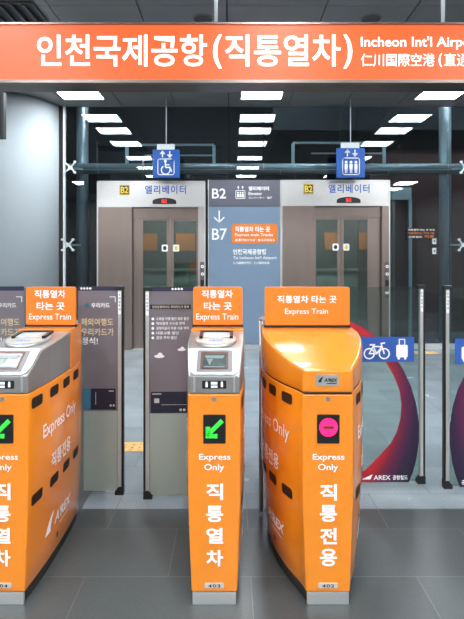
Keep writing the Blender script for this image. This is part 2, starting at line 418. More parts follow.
# ================================================================ ceiling fittings
rows = [PX(79, 6.9), PX(262, 6.9), PX(442, 6.9)]
deps = [6.92, 6.1, 5.07, 3.6, 2.3, 1.0, -.4, -1.8]
rn = ['left', 'middle', 'right']
for r, x in enumerate(rows):
    for k, y in enumerate(deps):
        if k == 0: lab = 'white square ceiling light nearest the glass wall, %s row' % rn[r]
        elif k < 3: lab = 'white ceiling light, %s row, %s from the glass wall, mirrored in it' % (rn[r], ['', 'second', 'third'][k])
        else: lab = 'white ceiling light in the %s row, %s from the glass wall' % (rn[r], ['', '', '', 'fourth', 'fifth', 'sixth', 'seventh', 'eighth'][k])
        t = thing('ceiling_or_fill_light', (x, y, ZC), lab, 'ceiling light', 'square ceiling lights')
        MB().box(-.30, .30, -.23, .23, -.006, -.001).build('diffuser', 'light_panel', t)
        m = MB(); m.box(-.325, .325, -.255, -.232, -.012, 0); m.box(-.325, .325, .232, .255, -.012, 0); m.box(-.325, -.302, -.232, .232, -.012, 0); m.box(.302, .325, -.232, .232, -.012, 0)
        m.build('frame', 'steel_bright', t)
for i, y in enumerate((-.4, -1.8, -3.1, -4.3)):  # unseen lights added behind the viewer to brighten the gate fronts
    for j, x in enumerate(rows + [-4.9, 5.8]):
        if j < 3 and i < 2: continue
        t = thing('ceiling_or_fill_light', (x, y, ZC), 'added fill light behind the viewer, %s row back, %s column' % (['first', 'second', 'third', 'fourth'][i], ['left', 'middle', 'right', 'far left', 'far right'][j]), 'ceiling light', 'added fill lights behind the viewer')
        MB().box(-.30, .30, -.30, .30, -.006, -.001).build('diffuser', 'fill_panel_back', t)
# vent at the top left
t = thing('ceiling_vent', (-2.36, 4.62, ZC), 'dark slatted air vent in the ceiling at top left', 'vent')
MB().box(-.62, .46, -.19, .19, -.004, -.001).build('recess', 'black', t)
m = MB(); m.box(-.62, .46, -.21, -.18, -.02, 0); m.box(-.62, .46, .18, .21, -.02, 0); m.box(-.64, -.61, -.21, .21, -.02, 0); m.box(.45, .48, -.21, .21, -.02, 0)
m.build('frame', 'vent_grey', t)
for i in range(9): MB().box(-.56 + i * .115, -.53 + i * .115, -.19, .19, -.03, -.004).build('slat', 'vent_grey', t)
for px, lab in ((203, 'round ceiling speaker just above the middle of the orange sign'), (371, 'round ceiling speaker above the right of the orange sign')):
    t = thing('ceiling_speaker', (PX(px, 4.75), 4.75, ZC), lab, 'ceiling speaker', 'round ceiling speakers')
    MB().tube((0, 0, -.004), (0, 0, -.001), .1, n=32).build('grille', 'vent_grey', t)
    MB().ring((0, 0, -.004), (0, 0, 1), .1, .006).build('rim', 'ceiling_metal', t)

# ================================================================ big orange hanging sign
D = 3.4
t = thing('station_sign', (0, D, PZ(82, D)), 'long lit orange overhead sign with large white Korean lettering', 'sign')
zt, zb = PZ(23.5, D) - PZ(82, D), 0
def s2(px, py): return (PX(px, D), PZ(py, D) - PZ(82, D))
MB().box(-2.6, 3.6, .0, .22, zb + .004, zt - .004).build('sign_box', 'steel_dark', t)
MB().box(-2.58, 3.58, -.008, 0, zb + .014, zt - .014).build('sign_face', 'sign_orange_lit', t)
m = MB(); m.box(-2.6, 3.6, -.02, .02, zt - .014, zt); m.box(-2.6, 3.6, -.02, .02, zb - .012, zb + .010); m.build('edge_trim', 'steel_mauve', t)
fs = lambda u, v: (u, -.0095, v)
d = Decal()
def st(s, x0, y0, x1, y1, **k):
    a = s2(x0, y1); b = s2(x1, y0); d.text(s, a[0], a[1], b[0], b[1], **k)
def nd(name):
    global d
    d.build(name, 'sign_white_lit', t, fs); d = Decal()
st('인천국제공항', 37.5, 35, 207, 67, bold=.014)
st('(', 213, 35, 222, 69, bold=.02)
st('직통열차', 225, 35, 340, 67, bold=.014)
st(')', 343, 35, 352, 69, bold=.02)
nd('korean_lettering')
st("Incheon Int'l Airport", 360.5, 37, 481, 50.2, bold=.012)
nd('english_lettering')
st('仁川国際空港', 360.5, 54, 434, 67, bold=.004)
st('(', 438, 54, 441.5, 67.5, bold=.012)
st('直通列車', 443.5, 54, 494, 67, bold=.004)
st(')', 496, 54, 499.5, 67.5, bold=.012)
nd('chinese_lettering')
for px in (-60, 216, 443): MB().tube((PX(px, D + .1), .1, zt), (PX(px, D + .1), .1, ZC - PZ(82, D)), .014).build('hanging_rod', 'frame_white', t)
# dark box cut by the left edge
D = 5.2
t = thing('hanging_display', (PX(-22, D), D, PZ(138, D)), 'dark hanging box in front of the column at the left edge', 'display')
hw = PX(3.5, D) - PX(-22, D); hz = PZ(92, D) - PZ(138, D)
MB().box(-hw, hw, 0, .07, 0, hz).build('housing', 'box_grey', t, .006)
MB().box(-hw + .03, hw - .03, -.004, 0, .03, hz - .03).build('screen', 'black', t)
MB().tube((0, .035, hz), (0, .035, ZC - PZ(138, D)), .02).build('hanging_rod', 'frame_white', t)

# blue pictogram signs above the lifts
def blue_sign(p0, p1, y0, y1, kind, lab):
    D = 7.15; cx = (p0 + p1) / 2
    t = thing('pictogram_sign', (PX(cx, D), D, PZ(y1, D)), lab, 'sign', 'blue hanging lift signs')
    k = D / F; W = (p1 - p0) * k / 2; H = (y1 - y0) * k
    MB().box(-W, W, 0, .06, 0, H).build('board', 'sign_blue', t, .004)
    MB().box(-W * .68, W * .62, .01, .05, H, H + .085).build('bracket', 'frame_white', t, .004)
    MB().tube((0, .03, H + .085), (0, .03, ZC - PZ(y1, D)), .008, n=10).build('hanging_rod', 'frame_white', t)
    d = Decal(); q = lambda u, v: (u, -.003, v)
    for s, dx in ((1, -.26), (-1, .28)):
        cy = H * .83; x = W * dx; a = H * .1
        d.line([(x, cy - a), (x, cy + a)], .018); d.poly([(x - .045, cy + s * a * .1), (x + .045, cy + s * a * .1), (x, cy + s * (a + .018))])
    b = rrect(-W * .6, H * .1, W * .6, H * .66, .03); d.line(b, .013, True)
    if kind == 'wheelchair':
        d.poly(disc(-.01, H * .585, .022)); d.line([(-.01, H * .53), (-.005, H * .36), (.06, H * .36), (.085, H * .22)], .022)
        d.line([(-.005, H * .45), (.05, H * .45)], .016); d.ring(-.005, H * .27, .066, .016, a0=120, a1=380)
    else:
        for x in (-.075, 0, .075):
            d.poly(disc(x, H * .52, .022)); d.rect(x - .024, H * .27, x + .024, H * .46); d.rect(x - .018, H * .15, x - .004, H * .3); d.rect(x + .004, H * .15, x + .018, H * .3)
    d.build('pictogram', 'white', t, q)
blue_sign(152.5, 179.5, 149.5, 177.5, 'wheelchair', 'blue hanging sign with a white wheelchair pictogram above the left lift')
blue_sign(337, 365, 148, 177.5, 'people', 'blue hanging sign with a white three-person lift pictogram above the right lift')

# ================================================================ lifts
def lift(x0, xo0, xo1, x1, ytop, gl, tagx, texx, indx, butx, lab):
    D = GD - .08; k = D / F; cx = (x0 + x1) / 2
    t = thing('elevator', (PX(cx, D), D, 0), lab, 'elevator', 'glass door lifts')
    X = lambda p: (p - cx) * k
    Z = lambda p: PZ(p, D)
    zt = Z(ytop); zh = Z(ytop + 26)
    MB().box(X(x0), X(x1), 0, .12, zh, zt).build('header_panel', 'steel_bright', t, .004)
    MB().box(X(x0), X(x0) + .02, -.012, 0, 0, zt).box(X(x1) - .02, X(x1), -.012, 0, 0, zt).box(X(x0), X(x1), -.012, 0, zt - .02, zt).build('edge_trim', 'steel', t)
    MB().box(X(x0), X(xo0), 0, .12, 0, zh).build('side_panel', 'steel_mauve', t, .004)
    MB().box(X(xo1), X(x1), 0, .12, 0, zh).build('jamb', 'steel_elevator' if x0 < 200 else 'steel_mauve', t, .004)
    # shaft lining and cab behind the doors
    m = MB(); m.box(X(x0), X(x0) + .04, .12, 1.9, 0, zt); m.box(X(x1) - .04, X(x1), .12, 1.9, 0, zt); m.box(X(x0), X(x1), .12, 1.9, zt - .04, zt)
    m.build('shaft_casing', 'steel_dark', t)
    m = MB(); m.box(X(x0) + .05, X(x1) - .05, 1.7, 1.74, 0, 1.26); m.box(X(x0) + .05, X(x1) - .05, .3, 1.7, .005, .02)
    m.build('cab_lower_wall', 'cab_grey', t)
    m = MB(); m.box(X(x0) + .05, X(x1) - .05, 1.7, 1.74, 1.26, zt - .05); m.build('cab_upper_wall', 'cab_dark', t)
    MB().box(X(xo0) + .2, X(xo1) - .2, .16, .32, zt - .1, zt - .06).build('cab_light', 'light_panel_dim', t)
    m = MB(); m.box(X(x0) + .06, X(x1) - .06, 1.62, 1.66, 1.2, 1.25); m.build('handrail', 'steel', t)
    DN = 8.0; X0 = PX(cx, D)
    for a, b in ((9.5, 25), (44, 63)):  # orange panels standing in for reflections in the door glass
        MB().box(PX(xo0 + a, DN) - X0, PX(xo0 + b, DN) - X0, DN - D, DN - D + .02, PZ(ytop + 69.5, DN), PZ(ytop + 52.5, DN)).build('reflection_panel', 'notice_reflection_orange', t)
    # doors
    mid = X((gl[1] + gl[2]) / 2); L0 = X(xo0); R0 = X(xo1)
    MB().box(L0, R0, .06, .14, zh - .17, zh).build('transom', 'steel_mauve', t)
    MB().box(L0, R0, .0, .16, 0, .015).build('sill', 'steel', t)
    for (a, b, sx) in ((L0, mid, 1), (mid, R0, -1)):
        ss = .14 if sx == 1 else .06
        a1 = X(gl[0] if sx == 1 else gl[2]); b1 = X(gl[1] if sx == 1 else gl[3])
        m = MB(); m.box(a + .002, a1, .08, .11, .015, zh - .17); m.box(b1, b - .002, .08, .11, .015, zh - .17); m.box(a1, b1, .08, .11, .015, .12); m.box(a1, b1, .08, .11, zh - .21, zh - .17)
        dl = m.build('door_leaf', 'steel_mauve', t)
        MB().box(a1, b1, .09, .10, .12, zh - .21).build('glass_pane', 'door_glass', dl)
        c_ = (b1 - .03) if sx == 1 else (a1 + .04)
        MB().prism(rrect(c_ - .05, Z(ytop + 70.5), c_ + .05, Z(ytop + 63.5), .02), lambda u, v, q: (u, q, v), .076, .0785).build('sticker', 'white', dl)
        dd = Decal(); dd.poly(disc(c_, Z(ytop + 67) - .0, .028, .034)); dd.build('sticker_mark', 'black' if sx == 1 else 'yellow', dl, lambda u, v: (u, .0745, v))
    q = lambda u, v: (u, -.0025, v)
    # B2 tag
    MB().prism(rrect(X(tagx - 5), Z(ytop + 14), X(tagx + 5), Z(ytop + 4), .012), lambda u, v, s: (u, s, v), -.004, .0).build('floor_plate', 'black', t)
    d = Decal(); d.text('B2', X(tagx - 3.8), Z(ytop + 12.4), X(tagx + 3.8), Z(ytop + 5.6), bold=.03); d.line(rrect(X(tagx - 4.6), Z(ytop + 13.6), X(tagx + 4.6), Z(ytop + 4.4), .012), .008, True)
    d.build('floor_number', 'yellow', t, lambda u, v: (u, -.006, v))
    d = Decal(); d.text('엘리베이터', X(texx - 20.5), Z(ytop + 13), X(texx + 20.5), Z(ytop + 4.3), bold=.02, spacing=1.15); d.build('lettering', 'blue_ink', t, q)
    # floor indicator
    w_ = 11.8 * k; z0 = Z(ytop + 23); h_ = 6 * k
    pts = [(X(indx) - w_, z0), (X(indx) + w_, z0)] + [(X(indx) + w_ * math.cos(a), z0 + h_ * (.45 + .55 * math.sin(a))) for a in [math.pi * i / 12 for i in range(13)]]
    ind = MB().prism(pts, lambda u, v, s: (u, s, v), -.015, 0).build('floor_indicator', 'black', t)
    d = Decal(); d.text('B2', X(indx - 2.6), z0 + .02, X(indx + 2.6), z0 + .07, bold=.02); d.build('indicator_digits', 'led_red', ind, lambda u, v: (u, -.017, v))
    # call buttons
    bp = MB().box(X(butx - 2.4), X(butx + 2.4), -.006, 0, Z(298), Z(262)).build('call_panel', 'steel_dark', t)
    for py in (266.5, 274):
        s = 1 if py < 270 else -1
        MB().tube((X(butx), -.012, Z(py)), (X(butx), -.006, Z(py)), .026, n=18).build('call_button', 'white', bp)
        dd = Decal(); dd.poly([(X(butx) - .012, Z(py) - s * .008), (X(butx) + .012, Z(py) - s * .008), (X(butx), Z(py) + s * .014)]); dd.build('button_arrow', 'black', bp, lambda u, v: (u, -.0135, v))
    MB().box(X(butx - 1.8), X(butx + 1.8), -.01, -.006, Z(286), Z(280)).build('key_switch', 'black', bp)
    MB().box(X(butx - 2), X(butx + 2), -.01, -.006, Z(294), Z(291.5)).build('braille_plate', 'white', bp)
    return t
lift(97, 132, 198, 205.5, 181, (142, 166, 173, 196), 124.5, 165.5, 164.5, 202.5, 'left elevator with steel surround and glass doors, nearer the round column')
lift(281, 315, 382, 390, 180, (317, 338.5, 345, 369), 308.5, 349, 348.5, 387, 'right elevator with steel surround and glass doors under the three-person sign')

# ================================================================ directory panel between lifts
D = GD - .07; k = D / F
t = thing('directory_panel', (PX(244.5, D), D, 0), 'tall blue grey directory panel between the two lifts', 'sign')
X = lambda p: (p - 244.5) * k
Z = lambda p: PZ(p, D)
MB().box(X(208), X(280.8), 0, .05, .09, Z(180)).build('panel', 'directory_blue', t)
MB().box(X(208), X(280.8), -.004, 0, Z(206.5), Z(180)).build('header_band', 'directory_grey', t)
MB().prism(rrect(X(231.8), Z(243.5), X(277.5), Z(224), .04), lambda u, v, s: (u, s, v), -.004, 0).build('orange_band', 'orange_board', t)
MB().box(X(208), X(208.8), -.01, 0, .09, Z(180)).box(X(280), X(280.8), -.01, 0, .09, Z(180)).build('edge_trim', 'steel', t)
d = Decal()
def dt(s, x0, y0, x1, y1, b=.015): d.text(s, X(x0), Z(y1), X(x1), Z(y0), bold=b)
def dn(name):
    global d
    d.build(name, 'white', t, lambda u, v: (u, -.0065, v)); d = Decal()
dt('B2', 212, 188.5, 226, 198.5, .012); dt('B7', 212, 228.5, 227, 240, .012)
dn('floor_lettering')
d.line([(X(219.2), Z(211)), (X(219.2), Z(221.5))], .022); d.line([(X(214.4), Z(217.5)), (X(219.2), Z(222.3)), (X(224), Z(217.5))], .022)
dn('down_arrow')
d.line(rrect(X(235.8), Z(198.6), X(245), Z(190.6), .015), .01, True)
for x in (238, 240.4, 242.8): d.poly(disc(X(x), Z(192.8), .014)); d.rect(X(x) - .016, Z(197.4), X(x) + .016, Z(194))
for x in (238.3, 242.6): d.line([(X(x), Z(189.2)), (X(x), Z(186.6))], .012); d.poly([(X(x - 1.4), Z(187.6)), (X(x + 1.4), Z(187.6)), (X(x), Z(185.8))])
dn('pictogram')
dt('엘리베이터', 248.5, 186.4, 269, 190.6, .03); dt('Elevator', 248.5, 192, 262, 195.2); dt('エレベーター · 电梯', 248.5, 196.5, 272, 199)
dn('elevator_lettering')
dt('직통열차 타는 곳', 235, 226.5, 270, 232, .03); dt('Express train Tracks', 235, 233.4, 273, 237); dt('直通列車のりば · 直达列车站台', 235, 238.8, 275, 241.4)
dn('tracks_lettering')
dt('인천국제공항행', 233, 249, 266, 254.6, .03); dt("To Incheon Int'l Airport", 233, 256.2, 276.5, 260); dt('仁川国際空港行 · 仁川国际机场', 233, 261.6, 269.5, 264.2)
dn('destination_lettering')

# ================================================================ ticket gates
def interp(tab, y):
    if y <= tab[0][0]: return tab[0][1]
    for (a, va), (b, vb) in zip(tab, tab[1:]):
        if y <= b: return va + (vb - va) * (y - a) / (b - a)
    return tab[-1][1]
WN = [(0, .112), (.05, .119), (.1, .125), (.2, .134), (.33, .14), (.45, .14), (.55, .137), (.66, .13)]
WW = [(0, .1085), (.03, .117), (.06, .130), (.1, .152), (.15, .178), (.2, .199), (.27, .224), (.35, .244), (.45, .254), (.55, .252), (.66, .242)]
def taper(z): return 1 - .13 * max(0, min(1, (.45 - z) / .395))
BT = .905
def body_mesh(W, z0, z1, zs, inset=0, y0=0):
    m = MB(); rings = []
    left = [(y, w) for y, w in W]
    for z in zs:
        tt = taper(z) if z1 > .5 else taper(0)
        plan = [(-(w - inset) * tt, y + (inset if i == 0 else (-inset if i == len(W) - 1 else 0))) for i, (y, w) in enumerate(W)]
        plan += [(-x, y) for x, y in reversed(plan)]
        rings.append([m.bm.verts.new((x, y, z)) for x, y in plan])
    n = len(rings[0])
    for a, b in zip(rings, rings[1:]):
        for i in range(n):
            f = m.bm.faces.new([a[i], a[(i + 1) % n], b[(i + 1) % n], b[i]])
            f.smooth = i != len(W) - 1 and i != n - 1
    m.bm.faces.new(rings[0][::-1]); m.bm.faces.new(rings[-1]); return m
def arclen(W):
    s = [0]
    for (a, wa), (b, wb) in zip(W, W[1:]): s.append(s[-1] + math.hypot(b - a, wb - wa))
    return s
def side_map(W, side, off=.003, flip=False):
    S = arclen(W)
    def fn(u, v):               # u arc length from the nose, v height
        s = max(0, min(S[-1], abs(u)))
        for i in range(len(S) - 1):
            if s <= S[i + 1] + 1e-9: break
        f = (s - S[i]) / (S[i + 1] - S[i]); y = W[i][0] + f * (W[i + 1][0] - W[i][0]); w_ = W[i][1] + f * (W[i + 1][1] - W[i][1])
        n = Vector((W[i + 1][0] - W[i][0], -(W[i + 1][1] - W[i][1]))).normalized()    # (dx,dy) outward for the right side
        return (side * (w_ * taper(v) + n.x * off), y + n.y * off, v)
    return fn
FR = lambda u, v: (u, -.003, v)

def logo(d, x0, y0, x1, y1, word=True):      # a white fin followed by slanted capitals
    h = y1 - y0; W_ = x1 - x0; fx = W_ * .3
    d.poly([(x0 + fx * a, y0 + h * b) for a, b in ((.62, 0), (.60, .28), (.74, .66), (1, 1), (.62, .88), (.34, .62), (.14, .3), (0, 0))])
    bm = text_bm("A'REX", .04)
    ax = min(v.co.x for v in bm.verts); bx = max(v.co.x for v in bm.verts); ay = min(v.co.y for v in bm.verts); by = max(v.co.y for v in bm.verts)
    sx = W_ * .68 / (bx - ax); sy = h * .62 / (by - ay)
    vm = {v: d.bm.verts.new((x0 + W_ * .32 + (v.co.x - ax) * sx + (v.co.y - ay) * sy * .2, y0 + h * .1 + (v.co.y - ay) * sy, 0)) for v in bm.verts}
    for f in bm.faces: d.bm.faces.new([vm[v] for v in f.verts])
    bm.free()

def gate(cx, wide, number, word, arrow, lab, show=(True, True)):
    W = WW if wide else WN; S = arclen(W)
    t = thing('ticket_gate', (cx, 2.0, 0), lab, 'ticket gate', 'orange ticket gates')
    body_mesh(W, .055, BT, [.055, .15, .25, .35, .45, BT]).build('body', 'orange_paint', t, .006, 2)
    body_mesh(W, 0, .05, [.0, .055], inset=.012).build('plinth', 'dark_rubber', t)
    hw = W[0][1] * taper(0)
    MB().box(-hw + .004, hw - .004, .0, .012, 0, .052).build('kick_plate', 'steel', t, .002)
    MB().box(-.1, .1, .66, 1.3, 0, 1.05).build('rear_cabinet', 'grey_plastic', t, .008)
    # ventilation slots
    ss = (.13, .27, .40, .55) if wide else (.07, .235, .385, .54)
    L = .042 if wide else .046
    for sd in (-1, 1):
        for z in (.855, .43):
            for s in ss:
                d = Decal(); d.poly(rrect(s - L, z - .024, s + L, z + .024, .014)); d.build('vent_slot', 'slot_black', t, side_map(W, sd, .0025), S[1:-1])
        d = Decal(); d.poly(disc(.30, .125, .009, .015)); d.build('side_lock', 'slot_black', t, side_map(W, sd, .0025))
        # side lettering: reads away from the nose on the right side, towards it on the left
        d = Decal()
        a = (lambda x: x) if sd == 1 else (lambda x: x - .64)
        o_ = 0
        d.text('Express Only', a(.12), .648, a(.53), .728, bold=.012)
        d.text('직통전용', a(.20), .49, a(.44), .565, bold=.02)
        e = Decal(); logo(e, a(.16), .19, a(.46), .275)
        e.rect(a(.32), .172, a(.44), .177)
        cu_ = S[1:-1] if sd == 1 else [-s for s in S[1:-1]]
        d.build('side_lettering', 'white', t, side_map(W, sd), cu_); e.build('side_logo', 'white', t, side_map(W, sd), cu_)
    # front
    d = Decal(); d.text('Express', -.066, .617, .070, .650, bold=.012); d.text('Only', -.043, .572, .043, .607, bold=.012)
    zs = [(.523, .452), (.428, .357), (.332, .265), (.237, .167)] if not wide else [(.520, .449), (.431, .358), (.332, .262), (.243, .167)]
    for ch, (a, b) in zip(word, zs): d.text(ch, -.035, b, .038, a, bold=.028)
    d.build('lettering', 'white', t, FR)
    lk = MB().tube((0, -.006, .885), (0, 0, .885), .009, n=16).build('lock', 'grey_plastic', t)
    npl = MB().prism(rrect(-.042, .074, .042, .095, .006), lambda u, v, s: (u, s, v), -.004, 0).build('number_plate', 'silver_panel', t)
    d = Decal(); d.text(number, -.026, .0775, .026, .0915, bold=.02, spacing=1.2); d.build('number', 'black', npl, lambda u, v: (u, -.0055, v))
    # light display
    m = MB(); z0, z1 = .695, .818; x0, x1 = -.047, .049
    db = m.prism(rrect(x0, z0, x1, z1, .003), lambda u, v, s: (u, s, v), -.004, 0).build('display', 'black', t)
    d = Decal(); q = lambda u, v: (u, -.0065, v)
    if arrow:
        d.line([(.030, .79), (-.028, .733)], .019); d.poly([(-.037, .768), (-.037, .718), (.014, .718), (.014, .737), (-.017, .737), (-.017, .768)])
        d.build('arrow_light', 'led_green', db, q)
    else:
        d.poly(disc(.001, .765, .040)); d.build('stop_light', 'led_magenta', db, q)
        e = Decal(); e.rect(-.022, .759, .024, .771); e.build('stop_bar', 'maroon', db, lambda u, v: (u, -.008, v))
    # top
    if wide:
        T = lambda y: interp([(0, 1.012), (.05, 1.012), (.12, 1.03), (.2, 1.053), (.35, 1.088), (.5, 1.108), (.66, 1.112)], y)
        Wd = WW
        m = MB(); A = []; B = []; 
        for y, w_ in Wd:
            A.append((m.bm.verts.new((-w_, y, BT + .004)), m.bm.verts.new((-w_, y, T(y))), m.bm.verts.new((w_, y, T(y))), m.bm.verts.new((w_, y, BT + .004))))
        for a, b in zip(A, A[1:]):
            for i in range(3):
                f = m.bm.faces.new([a[i], b[i], b[i + 1], a[i + 1]]); f.smooth = True
            m.bm.faces.new([a[3], b[3], b[0], a[0]])
        m.bm.faces.new(A[0]); m.bm.faces.new(A[-1][::-1])
        m.build('hood', 'orange_paint', t, .012, 3)
        body_mesh([(y, w_ - .004) for y, w_ in WW], 0, 1, [BT - .002, BT + .008], inset=.002).build('seam', 'slot_black', t)
        bd = MB().prism(rrect(-.052, .942, .045, .990, .004), lambda u, v, s: (u, s, v), -.004, 0).build('badge', 'steel', t)
        d = Decal(); logo(d, -.044, .958, .038, .982); d.rect(-.006, .951, .036, .955); d.build('badge_mark', 'black', bd, lambda u, v: (u, -.0055, v))
        MB().tube((-.242, .70, .02), (-.242, .70, 1.14), .012).tube((-.242, .70, 1.13), (-.235, .62, 1.15), .012).build('rear_post', 'steel', t)
        sw = .232; ZB = 1.118
    else:
        prof = [(.0, BT + .002), (.0, .985), (.12, 1.072), (.45, 1.104), (.45, BT + .002)]
        m = MB(); st_ = [(0, .985), (.05, .985 + .087 * .05 / .12), (.12, 1.072), (.2, 1.080), (.33, 1.092), (.45, 1.104)]
        A = []
        for y, z in st_:
            w_ = interp(WN, y) - .001
            A.append([m.bm.verts.new(c_) for c_ in ((-w_, y, BT + .002), (-w_, y, z), (w_, y, z), (w_, y, BT + .002))])
        for a, b in zip(A, A[1:]):
            for i in range(4): m.bm.faces.new([a[i], b[i], b[(i + 1) % 4], a[(i + 1) % 4]])
        m.bm.faces.new(A[0]); m.bm.faces.new(A[-1][::-1])
        hd = m.build('reader_head', 'steel_head', t, .006, 2)
        # orange block behind
        m = MB(); A = []
        for y in (.455, .55, .66):
            w_ = interp(WN, y); A.append([m.bm.verts.new(c_) for c_ in ((-w_, y, BT), (-w_, y, 1.114), (w_, y, 1.114), (w_, y, BT))])
        for a, b in zip(A, A[1:]):
            for i in range(4): m.bm.faces.new([a[i], b[i], b[(i + 1) % 4], a[(i + 1) % 4]])
        m.bm.faces.new(A[0]); m.bm.faces.new(A[-1][::-1]); m.build('rear_block', 'orange_paint', t, .005, 2)
        # sloping glossy panel
        sl = Vector((0, .12, .087)); Ls = sl.length; sn = sl.normalized(); nn = Vector((0, -sn.z, sn.y))
        def SL(u, v, s): return Vector((u, 0, .985)) + sn * v + nn * s
        pts = [(-.117, Ls + .004), (.117, Ls + .004), (.112, .05), (.104, .018), (.085, .002), (-.085, .002), (-.104, .018), (-.112, .05)]
        fp = MB().prism(pts, SL, .001, .007).build('sloping_panel', 'white_gloss', t, .002)
        fm = MB().prism(rrect(-.078, .016, .078, Ls - .012, .006), SL, .007, .011).build('display_frame', 'grey_plastic', t)
        MB().prism(rrect(-.062, .026, .060, Ls - .022, .004), SL, .011, .0125).build('display_border', 'maroon', fm)
        MB().prism(rrect(-.053, .030, .052, Ls - .034, .004), SL, .0125, .0135).build('ticket_screen', 'screen_dark', fm)
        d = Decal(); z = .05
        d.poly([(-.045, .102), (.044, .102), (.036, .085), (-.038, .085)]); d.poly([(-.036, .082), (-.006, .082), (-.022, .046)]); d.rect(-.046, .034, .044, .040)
        d.build('screen_glare', 'glare_grey', fm, lambda u, v: SL(u, v, .015))  # glare on the ticket screen painted as pale shapes
        # icon strip
        ic = MB().prism(rrect(-.052, .93, .052, .964, .003), lambda u, v, s: (u, s, v), -.003, 0).build('icon_strip', 'black', t)
        d = Decal(); d.rect(-.038, .937, -.028, .957); d.rect(-.036, .957, -.030, .961); d.rect(.028, .937, .038, .957); d.rect(.03, .957, .036, .961); d.rect(-.014, .934, .014, .944); d.rect(-.014, .948, .014, .960)
        d.build('icons', 'white', ic, lambda u, v: (u, -.0045, v))
        m = MB()
        for s in (-1, 1): m.box(s * .086 - .004, s * .086 + .004, -.004, .002, .915, .982)
        m.build('head_ribs', 'steel', t)
        # round card reader on the top plate
        tn = Vector((0, .33, .032)).normalized(); un = Vector((0, -tn.z, tn.y))
        def TP(u, v, s): return Vector((u, .12, 1.072)) + tn * v + un * s
        cr = MB().prism(disc(0, .145, .098, .125, 40), TP, .0, .014).build('card_reader', 'steel', t, .004, 2)
        MB().prism(disc(0, .09, .082, .058, 36), TP, .014, .018).build('touch_pad', 'pad_grey', cr, .002)
        d = Decal(); d.ring(0, .09, .068, .006, n=36, ry=.045); d.build('pad_ring', 'yellow', cr, lambda u, v: TP(u, v, .0195))
        d = Decal(); d.text('교통카드', -.035, .075, .035, .097); d.build('pad_lettering', 'blue_ink', cr, lambda u, v: TP(u, v, .0195))
        MB().prism([(-.082, .14), (-.066, .14), (-.066, .235), (.066, .235), (.066, .14), (.082, .14), (.082, .252), (-.082, .252)], TP, .014, .026).build('screen_bracket', 'black', cr)
        MB().prism(rrect(-.066, .15, .066, .235, .004), TP, .014, .020).build('fare_screen', 'screen_glass', cr)
        sw = .135; ZB = 1.120
    # sign board on top
    Y = .55
    MB().box(-sw - .004, sw + .004, Y - .014, Y + .014, ZB - .008, ZB + .004).build('sign_foot', 'black', t)
    sb = MB().prism(rrect(-sw, ZB + .003, sw, 1.331, .012), lambda u, v, s: (u, s, v), Y - .01, Y + .01).build('sign_board', 'orange_board', t, .002)
    d = Decal(); q = lambda u, v: (u, Y - .013, v)
    k = 2.54 / F; zz = lambda p: PZ(p, 2.54)
    if wide:
        d.text('직통열차 타는 곳', -30 * k, zz(303), 29 * k, zz(295.5), bold=.02); d.text('Express Train', -22.5 * k, zz(315.5), 20.5 * k, zz(308.5), bold=.006)
    else:
        d.text('직통열차', -16 * k, zz(298), 15 * k, zz(290), bold=.022); d.text('타는 곳', -14 * k, zz(310), 14 * k, zz(302), bold=.022); d.text('Express Train', -21.5 * k, zz(321.5), 20.5 * k, zz(313.5), bold=.004)
    d.build('sign_lettering', 'white', sb, q)
    return t
gate(-.985, False, '404', '직통열차', True, 'orange ticket gate cut by the left edge, plate numbered 404')
gate(-.072, False, '403', '직통열차', True, 'middle slim orange ticket gate with green arrow, plate numbered 403')
gate(.417, True, '402', '직통전용', False, 'wide orange ticket gate with a magenta stop light, plate numbered 402')

# ================================================================ glass flaps
def flap(base, tip, D0, D1, kind, lab, grp='glass gate flaps'):
    # base: world x of the hinge side, tip: world x of the free edge
    sgn = 1 if tip > base else -1
    t = thing('gate_flap', (tip, D1, 0), lab, 'gate flap', grp)
    ln = abs(tip - base); ang = math.atan2(D0 - D1, base - tip) if sgn < 0 else math.atan2(D1 - D0, tip - base)
    t.rotation_euler = (0, 0, ang)
    zb, zt = .085, 1.306
    # local x: 0 at the free edge, negative*sgn towards hinge
    def bx(a, b): return (min(-sgn * a, -sgn * b), max(-sgn * a, -sgn * b))
    g0, g1 = bx(.03, ln)
    MB().box(g0, g1, -.005, .005, zb, zt).build('glass_panel', 'flap_glass', t)
    a, b = bx(.013, .034); MB().box(a, b, -.014, .014, zb, zt).build('edge_post', 'steel', t, .002)
    a, b = bx(0, .013); MB().box(a, b, -.012, .012, zb, zt).build('rubber_edge', 'black', t, .002)
    a, b = bx(0, .052); MB().prism([(a, .068), (b, .068), (b, .1) if sgn < 0 else (b, .118), (b, .1), (a, .1)] if 0 else ([(a, .068), (b, .068), (b, .118), (a + .022, .118), (a, .09)] if sgn > 0 else [(a, .068), (b, .068), (b, .09), (b - .022, .118), (a, .118)]), lambda u, v, s: (u, s, v), -.018, .018).build('foot', 'black', t, .002)
    a, b = bx(0, .05); MB().box(a, b, -.018, .018, zt - .012, zt + .012).build('cap', 'black', t, .003)
    lb = Decal(); a, b = bx(.015, .032); lb.rect(a, zt - .155, b, zt - .02); ls = lb.build('safety_label', 'white', t, lambda u, v: (u, -.0155, v))
    lt = Decal(); c_ = (a + b) / 2
    for i, ch in enumerate('손끼임주의'): lt.text(ch, c_ - .005, zt - .045 - i * .022, c_ + .005, zt - .030 - i * .022)
    lt.build('label_lettering', 'black', ls, lambda u, v: (u, -.017, v))
    return t, sgn, ln
k = 2.78 / F
